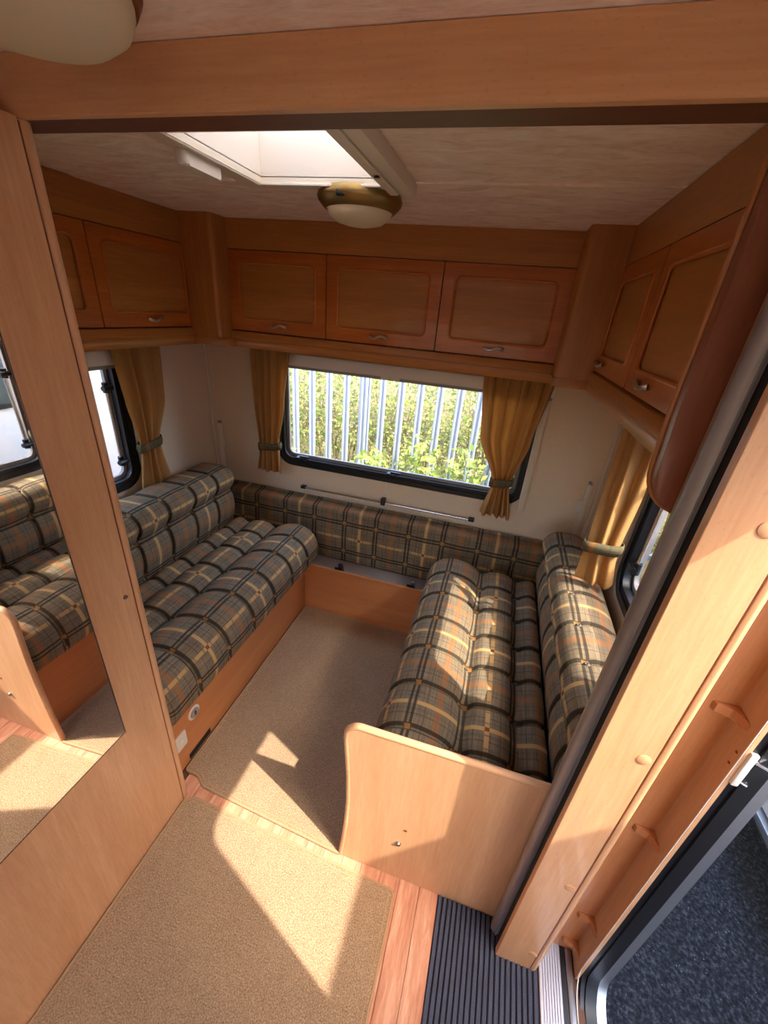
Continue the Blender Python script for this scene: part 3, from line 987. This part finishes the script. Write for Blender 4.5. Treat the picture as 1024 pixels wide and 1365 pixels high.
# side by the wardrobe
lk = thing('overhead_locker', 'overhead lockers on the side wall next to the wardrobe', 'cabinet', (-1.55, 1.2, 1.455))
obj('carcass', box(XL+.001, .735, 1.456, FX0-.021, FY+.0205, ZC-.004), 'lock_y', lk, smooth=False)
obj('fascia', box(FX0-.021, .735, ZDT+.001, FX0-.001, 1.80, ZC-.004), 'lock_y', lk, smooth=False)
obj('recess', box(FX0-.0212, .735, ZDB-.002, FX0-.0195, 1.80, ZDT+.002), 'gap', lk, smooth=False)
for a0, a1, ha in ((1.287, 1.792, 1.536), (.785, 1.287, 1.04)):
    locker_door(lk, 'yz', a0, a1, FX0, 1, 'door_y', 'lock_y', ha)
obj('side_stile', box(FX0-.0195, .735, ZDB, FX0-.001, .785, ZDT), 'lock_v', lk, smooth=False)
obj('pelmet', prism([(FX0+n, z) for n, z in PEL], 'xz', .735, 1.84), 'lock_y', lk)
# side over the entrance
lk = thing('overhead_locker', 'overhead lockers with rounded dark end panel above the doorway side seat', 'cabinet', (.43, 1.2, 1.455))
obj('carcass', box(FX1+.021, .735, 1.456, XR-.001, FY+.0205, ZC-.004), 'lock_y', lk, smooth=False)
obj('fascia', box(FX1+.001, .735, ZDT+.001, FX1+.021, 1.80, ZC-.004), 'lock_y', lk, smooth=False)
obj('recess', box(FX1+.0195, .735, ZDB-.002, FX1+.0212, 1.80, ZDT+.002), 'gap', lk, smooth=False)
for a0, a1, ha in ((1.262, 1.745, 1.64), (.762, 1.262, 1.10)):
    locker_door(lk, 'yz', a0, a1, FX1, -1, 'door_y', 'lock_y', ha)
obj('pelmet', prism([(FX1-n, z) for n, z in PEL], 'xz', .735, 1.84), 'lock_y', lk)
epl = [(.258, ZC-.075)]+[(.258, 1.56)]
for k in range(9):
    th_ = PI+k/8*PI/2
    epl.append((.328+.066*math.cos(th_), 1.478+.074*math.sin(th_)))
epl += [(XR-.002, 1.404), (XR-.002, ZC-.075)]
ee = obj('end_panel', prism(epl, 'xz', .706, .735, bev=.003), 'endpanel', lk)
obj('edge_trim', tube([(p[0]-.001, .7345, p[1]) for p in epl[:-2]], .0045, 8), 'lock_v', ee)

# corner pillars
def pillar(label, x0, x1, y0, y1, corner):
    root = thing('corner_pillar', label, 'pillar', ((x0+x1)/2, (y0+y1)/2, 1.48), 'locker corner pillars')
    pts = [(x0, y0), (x1, y0), (x1, y1), (x0, y1)]
    out = []
    for i, p in enumerate(pts):
        if p == corner:
            cx = p[0]+(.02 if p[0] == x0 else -.02)
            cy = p[1]+.02
            for k in range(7):
                th_ = (PI+k/6*PI/2) if p[0] == x0 else (1.5*PI+k/6*PI/2)
                out.append((cx+.02*math.cos(th_), cy+.02*math.sin(th_)))
        else:
            out.append(p)
    obj('post', prism(out, 'xy', 1.494, ZC-.002), 'lock_v', root)
    bx0, bx1 = (x0-.004, x1) if corner[0] == x0 else (x0, x1+.004)
    obj('base_plinth', prism(rrect(bx0, y0-.004, bx1, y1, .012), 'xy', 1.462, 1.494, bev=.004), 'lock_x', root)
pillar('square locker pillar in the corner on the wardrobe side', FX0-.02, -1.287, 1.745, FY+.018, (-1.287, 1.745))
pillar('square locker pillar in the corner on the doorway side', .180, FX1+.02, 1.722, FY+.018, (.180, 1.722))

# ------------------------------------------------------------------ curtains
def curtain(label, keys, nf, tie_z, seed, amp=.016, tie_h=.042):
    """keys: [(z, (xA, yA), (xB, yB), fold amplitude)] from the top down; A and B are the two hems in plan"""
    rg = random.Random(seed)
    zs = [k[0] for k in keys]
    ztop, zbot = zs[0], zs[-1]
    kA = [Vector(k[1]) for k in keys]
    kB = [Vector(k[2]) for k in keys]
    kf = [k[3] for k in keys]
    def interp(z):
        for i in range(len(zs)-1):
            if zs[i] >= z >= zs[i+1]:
                s = (zs[i]-z)/(zs[i]-zs[i+1])
                s2 = s*s*(3-2*s)*.55+s*.45
                return kA[i].lerp(kA[i+1], s2), kB[i].lerp(kB[i+1], s2), kf[i]*(1-s2)+kf[i+1]*s2
        return kA[-1], kB[-1], kf[-1]
    ph = [rg.uniform(-.5, .5) for _ in range(nf*2+3)]
    bm = bmesh.new()
    nz, nu = 60, max(48, nf*16)
    grid = []
    for i in range(nz+1):
        z = ztop+(zbot-ztop)*i/nz
        A, B, fa = interp(z)
        d = B-A
        nrm = Vector((-d.y, d.x)).normalized()
        row = []
        for j in range(nu+1):
            u = j/nu
            w = u*nf*2*PI
            wob = ph[int(u*nf*2)]*.35
            off = fa*(math.sin(w+1.1*math.sin(u*5+ph[2]*6)+wob*math.sin(z*5))+.30*math.sin(1.7*w+ph[0]*9+z*2.5))
            p = A+d*(u+.012*math.sin(w*2+z*4))+nrm*off
            zz = z+(.006*math.sin(w*.5+ph[1]*6) if i == nz else 0)
            row.append(bm.verts.new((p.x, p.y, zz)))
        grid.append(row)
    for i in range(nz):
        for j in range(nu):
            bm.faces.new((grid[i][j], grid[i+1][j], grid[i+1][j+1], grid[i][j+1]))
    mid = (kA[0]+kB[0])/2
    root = thing('curtain', label, 'curtain', (mid.x, mid.y, zbot), 'tied back gold curtains')
    o = obj('drape', bm, 'curtain', root, angle=180)
    md = o.modifiers.new('thickness', 'SOLIDIFY')
    md.thickness = .0016
    # tie band round the waist
    A, B, fa = interp(tie_z)
    c = (A+B)/2
    d = (B-A)
    L = d.length/2+.010
    dx = d.normalized()
    nr = Vector((-dx.y, dx.x))
    dep = fa*1.35+.008
    bm = bmesh.new()
    uvl = bm.loops.layers.uv.new('UVMap')
    n = 36
    rings = []
    for q, (zz, gr) in enumerate(((tie_z-tie_h/2, 0), (tie_z, .003), (tie_z+tie_h/2, 0))):
        rings.append([bm.verts.new((*(c+dx*(L+gr)*math.copysign(abs(math.cos(2*PI*k/n))**.7, math.cos(2*PI*k/n))+nr*(dep+gr)*math.copysign(abs(math.sin(2*PI*k/n))**.7, math.sin(2*PI*k/n))),
                                    zz+.010*math.cos(2*PI*k/n))) for k in range(n)])
    for q in range(2):
        for k in range(n):
            k2 = (k+1) % n
            f = bm.faces.new((rings[q][k], rings[q][k2], rings[q+1][k2], rings[q+1][k]))
            for lp, (uu, vv) in zip(f.loops, ((k, q), (k+1, q), (k+1, q+1), (k, q+1))):
                lp[uvl].uv = (uu/n*2.2, vv*.14+.12)
    ob = obj('tieback', bm, 'plaid_band', root, angle=70)
    md = ob.modifiers.new('thickness', 'SOLIDIFY')
    md.thickness = .003

yc = 2.036
curtain('narrow gold curtain tied back on the wardrobe side of the end window',
        [(1.452, (-1.325, yc), (-1.085, yc), .016), (1.15, (-1.316, yc), (-1.125, yc), .016), (.912, (-1.298, yc), (-1.172, yc), .013), (.87, (-1.300, yc), (-1.170, yc), .014), (.752, (-1.318, yc), (-1.160, yc), .016)], 4, .908, 3)
curtain('wide gold curtain drawn to one side of the end window near the doorway',
        [(1.452, (-.090, yc), (.232, yc), .017), (1.15, (-.055, yc), (.190, yc), .018), (.935, (.042, yc), (.136, yc), .017), (.89, (.044, yc), (.138, yc), .017), (.738, (.012, yc), (.168, yc), .020)], 5, .932, 5)
xc = -1.604
curtain('gold curtain tied back at the side window by the wardrobe',
        [(1.452, (xc, 1.425), (xc, 1.712), .014), (1.20, (xc, 1.452), (xc, 1.690), .014), (1.005, (xc, 1.488), (xc, 1.607), .013), (.965, (xc, 1.486), (xc, 1.610), .014), (.772, (xc, 1.448), (xc, 1.650), .016)], 3, .995, 8)
curtain('gold curtain glowing in the sun at the doorway side window',
        [(1.66-(1.66-z)*.945, (a[0]*.945, a[1]*.945), (b[0]*.945, b[1]*.945), f_) for z, a, b, f_ in
         ((1.438, (.432, 1.575), (.545, 1.500), .014), (1.15, (.426, 1.548), (.540, 1.492), .014), (.955, (.421, 1.505), (.526, 1.478), .012),
          (.91, (.420, 1.503), (.530, 1.478), .013), (.780, (.418, 1.500), (.556, 1.490), .016))], 2, .985, 11)

# ------------------------------------------------------------------ small fittings
ra = thing('wall_rail', 'slim chrome rail with black ends below the end window', 'rail', (-.535, YR, .66))
obj('bar', tube([(-1.035, YR-.022, .666), (-.035, YR-.022, .666)], .0055, 10), 'chrome', ra)
for xx in (-1.045, -.022):
    obj('end_bracket', box(xx-.016, YR-.030, .657, xx+.016, YR-.0005, .676, .004), 'black_plastic', ra)
obj('middle_clip', box(-.548, YR-.034, .652, -.522, YR-.0005, .694, .004), 'black_plastic', ra)
for lab, xx, s in (('white slotted table bracket in the wall corner on the wardrobe side', -1.606, 1), ('white slotted table bracket in the wall corner on the doorway side', .512, -1)):
    br = thing('table_bracket', lab, 'bracket', (xx, YR, .60), 'white corner table brackets')
    obj('strip', box(xx-.013, YR-.018, .60, xx+.013, YR-.0005, .975, .004), 'white_plastic', br)
    obj('hook', box(xx+s*.013, YR-.020, .83, xx+s*.028, YR-.001, .89, .004), 'white_plastic', br)
    obj('top_clip', tube([(xx, YR-.002, .985), (xx, YR-.022, .988)], .008, 10), 'grey_plastic', br)
# sill conduit line under the end window
# ceiling lamps
lp = thing('ceiling_lamp', 'round brass ceiling lamp with clear glass bowl', 'lamp', (-.505, 1.39, ZC))
obj('brass_ring', lathe([(0, ZC-.004), (.060, ZC-.004), (.120, ZC-.010), (.125, ZC-.024), (.122, ZC-.034), (.104, ZC-.052), (.098, ZC-.054), (.096, ZC-.050), (.09, ZC-.03), (0, ZC-.03)], (-.505, 1.39), 56), 'brass', lp)
obj('glass_bowl', lathe([(.0975, ZC-.052), (.090, ZC-.066), (.070, ZC-.080), (.040, ZC-.087), (0, ZC-.089), (0, ZC-.085), (.040, ZC-.083), (.068, ZC-.076), (.087, ZC-.063), (.094, ZC-.050)], (-.505, 1.39), 56), 'opal', lp)
sw = obj('rocker_switch', box(-.532, 1.268, ZC-.040, -.508, 1.286, ZC-.022, .003), 'black_plastic', lp)
lp = thing('ceiling_lamp', 'large cream domed ceiling lamp with brown rim above the mirror', 'lamp', (-.59, .48, ZC))
obj('brown_rim', lathe([(0, ZC-.001), (.136, ZC-.001), (.140, ZC-.008), (.134, ZC-.020), (.120, ZC-.022), (0, ZC-.022)], (-.59, .48), 56), 'edge_dark', lp)
obj('dome_shade', lathe([(.130, ZC-.016), (.130, ZC-.026), (.124, ZC-.040), (.105, ZC-.054), (.070, ZC-.063), (.035, ZC-.0665), (0, ZC-.0675)], (-.59, .48), 56), 'opal', lp)

# ------------------------------------------------------------------ added galley unit behind the viewpoint
ku = thing('added_kitchen_unit', 'added unseen beech unit with cream worktop bouncing sun to the ceiling', 'cabinet', (.33, -1.2, 0))  # invented unit, its pale top reflects window sun up to the ceiling
obj('carcass', box(.10, -2.05, .08, XR-.002, -.40, .87), 'wood_y', ku, smooth=False)
obj('plinth', box(.13, -2.05, 0, XR-.002, -.42, .08), 'edge_dark', ku, smooth=False)
obj('worktop', box(.07, -2.06, .87, XR-.002, -.38, .905, .006), 'cream_plastic', ku)
for y0_ in (-2.03, -1.49, -.95):
    dd_ = obj('door', box(.082, y0_, .10, .0995, y0_+.52, .85, .003, seg=1), 'lock_v', ku, smooth=False)
    obj('handle', tube([(.083, y0_+.20, .80), (.062, y0_+.22, .80), (.062, y0_+.30, .80), (.083, y0_+.32, .80)], .005, 8), 'handle', dd_)

# ------------------------------------------------------------------ outdoors
g = obj('ground', box(-14, -12, GREY_Z-.1, 14, 16, GREY_Z), 'tarmac', smooth=False)
tag(g, 'dark grey tarmac outside the doorway', 'ground', kind='structure')
# neighbouring caravans
def caravan(label, x_near, sgn, z0, z1, y0, y1, skin='white_body'):
    root = thing('parked_caravan', label, 'caravan', (x_near+sgn*1.05, (y0+y1)/2, GREY_Z), 'neighbouring caravans')
    x_far = x_near+sgn*2.1
    a, b = min(x_near, x_far), max(x_near, x_far)
    obj('body', box(a, y0, z0+.03, b, y1, z1, .05, seg=3), skin, root)
    obj('skirt_rail', box(a-.012, y0, z0, b+.012, y1, z0+.035, .004), 'alu', root)
    obj('lower_trim', box(a+.03, y0+.1, z0-.06, b-.03, y1-.1, z0-.001), 'chassis', root, smooth=False)
    for yy in (y0+2.4, y0+3.3):
        bm = bmesh.new()
        lathe([(0, -.09), (.20, -.09), (.30, -.06), (.30, .06), (.20, .09), (0, .09)], (0, 0), 28, bm)
        bmesh.ops.transform(bm, matrix=Matrix.Translation((x_near+sgn*.35, yy, GREY_Z+.30)) @ Matrix.Rotation(PI/2, 4, 'Y'), verts=bm.verts[:])
        obj('wheel', bm, 'rubber', root)
    for q in range(3):
        yw = y0+1.0+q*2.0
        wv = obj('side_window', prism(rrect(yw, .95, yw+1.2, 1.55, .08), 'yz', x_near-sgn*.012, x_near+sgn*.01), 'dark_window', root)
        obj('window_seal', plate(rrect(yw-.03, .92, yw+1.23, 1.58, .1), [rrect(yw, .95, yw+1.2, 1.55, .08)], 'yz', x_near-sgn*.016, x_near+sgn*.01), 'rubber', wv)
caravan('white caravan parked close by outside the doorway', 1.36, 1, -.10, 2.14, -3.6, 3.0)
M['silver_body'] = plain('silver_grey_skin', s2l(128, 130, 140), .4, noise=.03, nscale=5)
caravan('silver grey sunlit caravan parked beyond the wardrobe side windows', -3.3, -1, -.10, 2.2, -4.2, 2.9, 'silver_body')

# palisade fence
FYY = 3.45
fn = thing('palisade_fence', 'galvanised steel palisade fence outside the end window', 'fence', (-.5, FYY, GREY_Z))
w2 = .0305
pale = [(-w2, 0), (-w2+.006, .016), (-.012, .016), (-.007, .004), (.007, .004), (.012, .016), (w2-.006, .016), (w2, 0)]
pale = pale+[(p, q+.0028) for p, q in reversed(pale)]
src = None
k = 0
xx = -3.62
while xx < 2.4:
    if src is None:
        bm = prism([(xx+p, FYY-q) for p, q in pale], 'xy', GREY_Z-.02, 1.75)
        src = obj('pale', bm, 'galv', fn, smooth=False)
    else:
        c = WL[src].copy()
        c.x += xx-(-3.62)
        place_copy(src, 'pale', c, fn)
    xx += .1655
for zz in (-.05, 1.38):
    obj('rail', box(-3.7, FYY+.004, zz, 2.5, FYY+.045, zz+.045), 'galv', fn, smooth=False)
obj('post', box(-1.20, FYY+.045, GREY_Z-.02, -1.11, FYY+.10, 1.75), 'galv', fn, smooth=False)

nprng = np.random.default_rng(7)
def leaves(name, mat, parent, centre, size, n, leaf, squash=.8, lo=0.0, top_bias=0.0):
    """many small folded leaves in a rounded clump, one mesh (nobody could count them)"""
    c = np.array(centre); s = np.array(size)
    d = nprng.uniform(-1, 1, size=(n, 3))
    d[:, 2] *= 1-.28*np.abs(d[:, 0])**2*nprng.uniform(.2, 1.6, n)
    pos = c+d*s*.95
    pos[:, 2] = np.maximum(pos[:, 2], GREY_Z+.02)
    ax = nprng.normal(size=(n, 3)); ax[:, 2] *= squash
    ax /= np.linalg.norm(ax, axis=1)[:, None]
    b = np.cross(ax, nprng.normal(size=(n, 3))); b /= np.linalg.norm(b, axis=1)[:, None]+1e-9
    nn = np.cross(ax, b)
    L = leaf*nprng.uniform(.6, 1.3, n)[:, None]
    v = np.empty((n, 4, 3))
    v[:, 0] = pos
    v[:, 1] = pos+ax*L*.5+b*L*.33+nn*L*.08
    v[:, 2] = pos+ax*L
    v[:, 3] = pos+ax*L*.5-b*L*.33+nn*L*.08
    idx = np.arange(n*4).reshape(n, 4)
    me = bpy.data.meshes.new(name)
    me.from_pydata((v.reshape(-1, 3)-c).tolist(), [], idx.tolist())
    me.materials.append(M[mat])
    o = bpy.data.objects.new(name, me)
    COL.objects.link(o)
    o.parent = parent
    o.location = Vector(centre)-WL[parent]
    WL[o] = Vector(centre)
    o['kind'] = 'stuff'
    return o
def stems(parent, base, size, n, h):
    bm = bmesh.new()
    for _ in range(n):
        a = nprng.uniform(0, 2*PI)
        p = np.array(base)+np.array([nprng.uniform(-.45, .45)*size[0], nprng.uniform(-.45, .45)*size[1], 0])
        q = p+np.array([math.cos(a)*size[0]*.4, math.sin(a)*size[1]*.4, h*nprng.uniform(.6, .95)])
        mid = (p+q)/2+np.array([0, 0, h*.1])
        tube([tuple(p), tuple(mid), tuple(q)], .006, 5, bm, radii=[.008, .006, .003])
    o = obj('stems', bm, 'stem', parent)
    return o
bank = obj('earth_bank', prism([(3.70, GREY_Z), (4.1, GREY_Z+.35), (6.0, GREY_Z+.95), (9.0, GREY_Z+1.3), (9.0, GREY_Z)], 'yz', -9, 6), 'soil', smooth=False)
tag(bank, 'overgrown earth bank beyond the palisade fence', 'bank', kind='structure')
def shrub(label, c, size, n, leaf, mats, group, flowers=0, nst=14):
    root = thing('shrub', label, 'shrub', (c[0], c[1], GREY_Z), group)
    stems(root, (c[0], c[1], GREY_Z), size, nst, c[2]-GREY_Z+size[2]*.5)
    k = n//len(mats)
    for mt_ in mats:
        leaves('foliage', mt_, root, c, size, k, leaf)
    if flowers:
        leaves('flowers', 'petal', root, (c[0], c[1]-.05, c[2]+size[2]*.2), (size[0]*.9, size[1]*.9, size[2]*.8), flowers, leaf*.55)
GB, GF = 'shrubs growing behind the fence', 'brambles growing in front of the fence'
for i, xx in enumerate((-4.0, -3.2, -2.4, -1.6, -.8, 0.0, .8, 1.6)):
    pink = i > 2
    shrub('tall tangled shrub with pink blossom behind the palisade fence' if pink else 'tall tangled pale green shrub behind the palisade fence',
          (xx, 4.02, .40), (.395, .24, .84), 2500, .042, ('leaf_mid', 'leaf_dry', 'leaf_bright'), GB+(' in blossom' if pink else ''), 300 if pink else 60)
for i, xx in enumerate((-4.8, -3.6, -2.4, -1.2, 0.0, 1.2, 2.4)):
    shrub('dense green hedge shrub further behind the fence', (xx, 4.95, .72), (.59, .42, 1.0), 2600, .06, ('leaf_mid', 'leaf_mid', 'leaf_dry'), 'hedge shrubs far behind the fence')
for i, (xx, tp, sx) in enumerate(((-2.50, .55, .30), (-1.92, .50, .27), (-1.40, .42, .24), (-.96, .60, .19), (-.56, .78, .20), (-.16, .74, .19), (.26, .88, .22), (.74, .80, .25))):
    low = tp < .58
    zc = (tp+GREY_Z)/2
    shrub('low bright green bramble in front of the palisade fence' if low else 'taller bright green bramble climbing the palisade fence',
          (xx, 3.20, zc), (sx*.84, .17, (tp-GREY_Z)/2), 420 if low else 620, .062, ('leaf_bright', 'leaf_bright', 'leaf_mid'), GF if low else 'taller brambles climbing the fence', 10, 6)
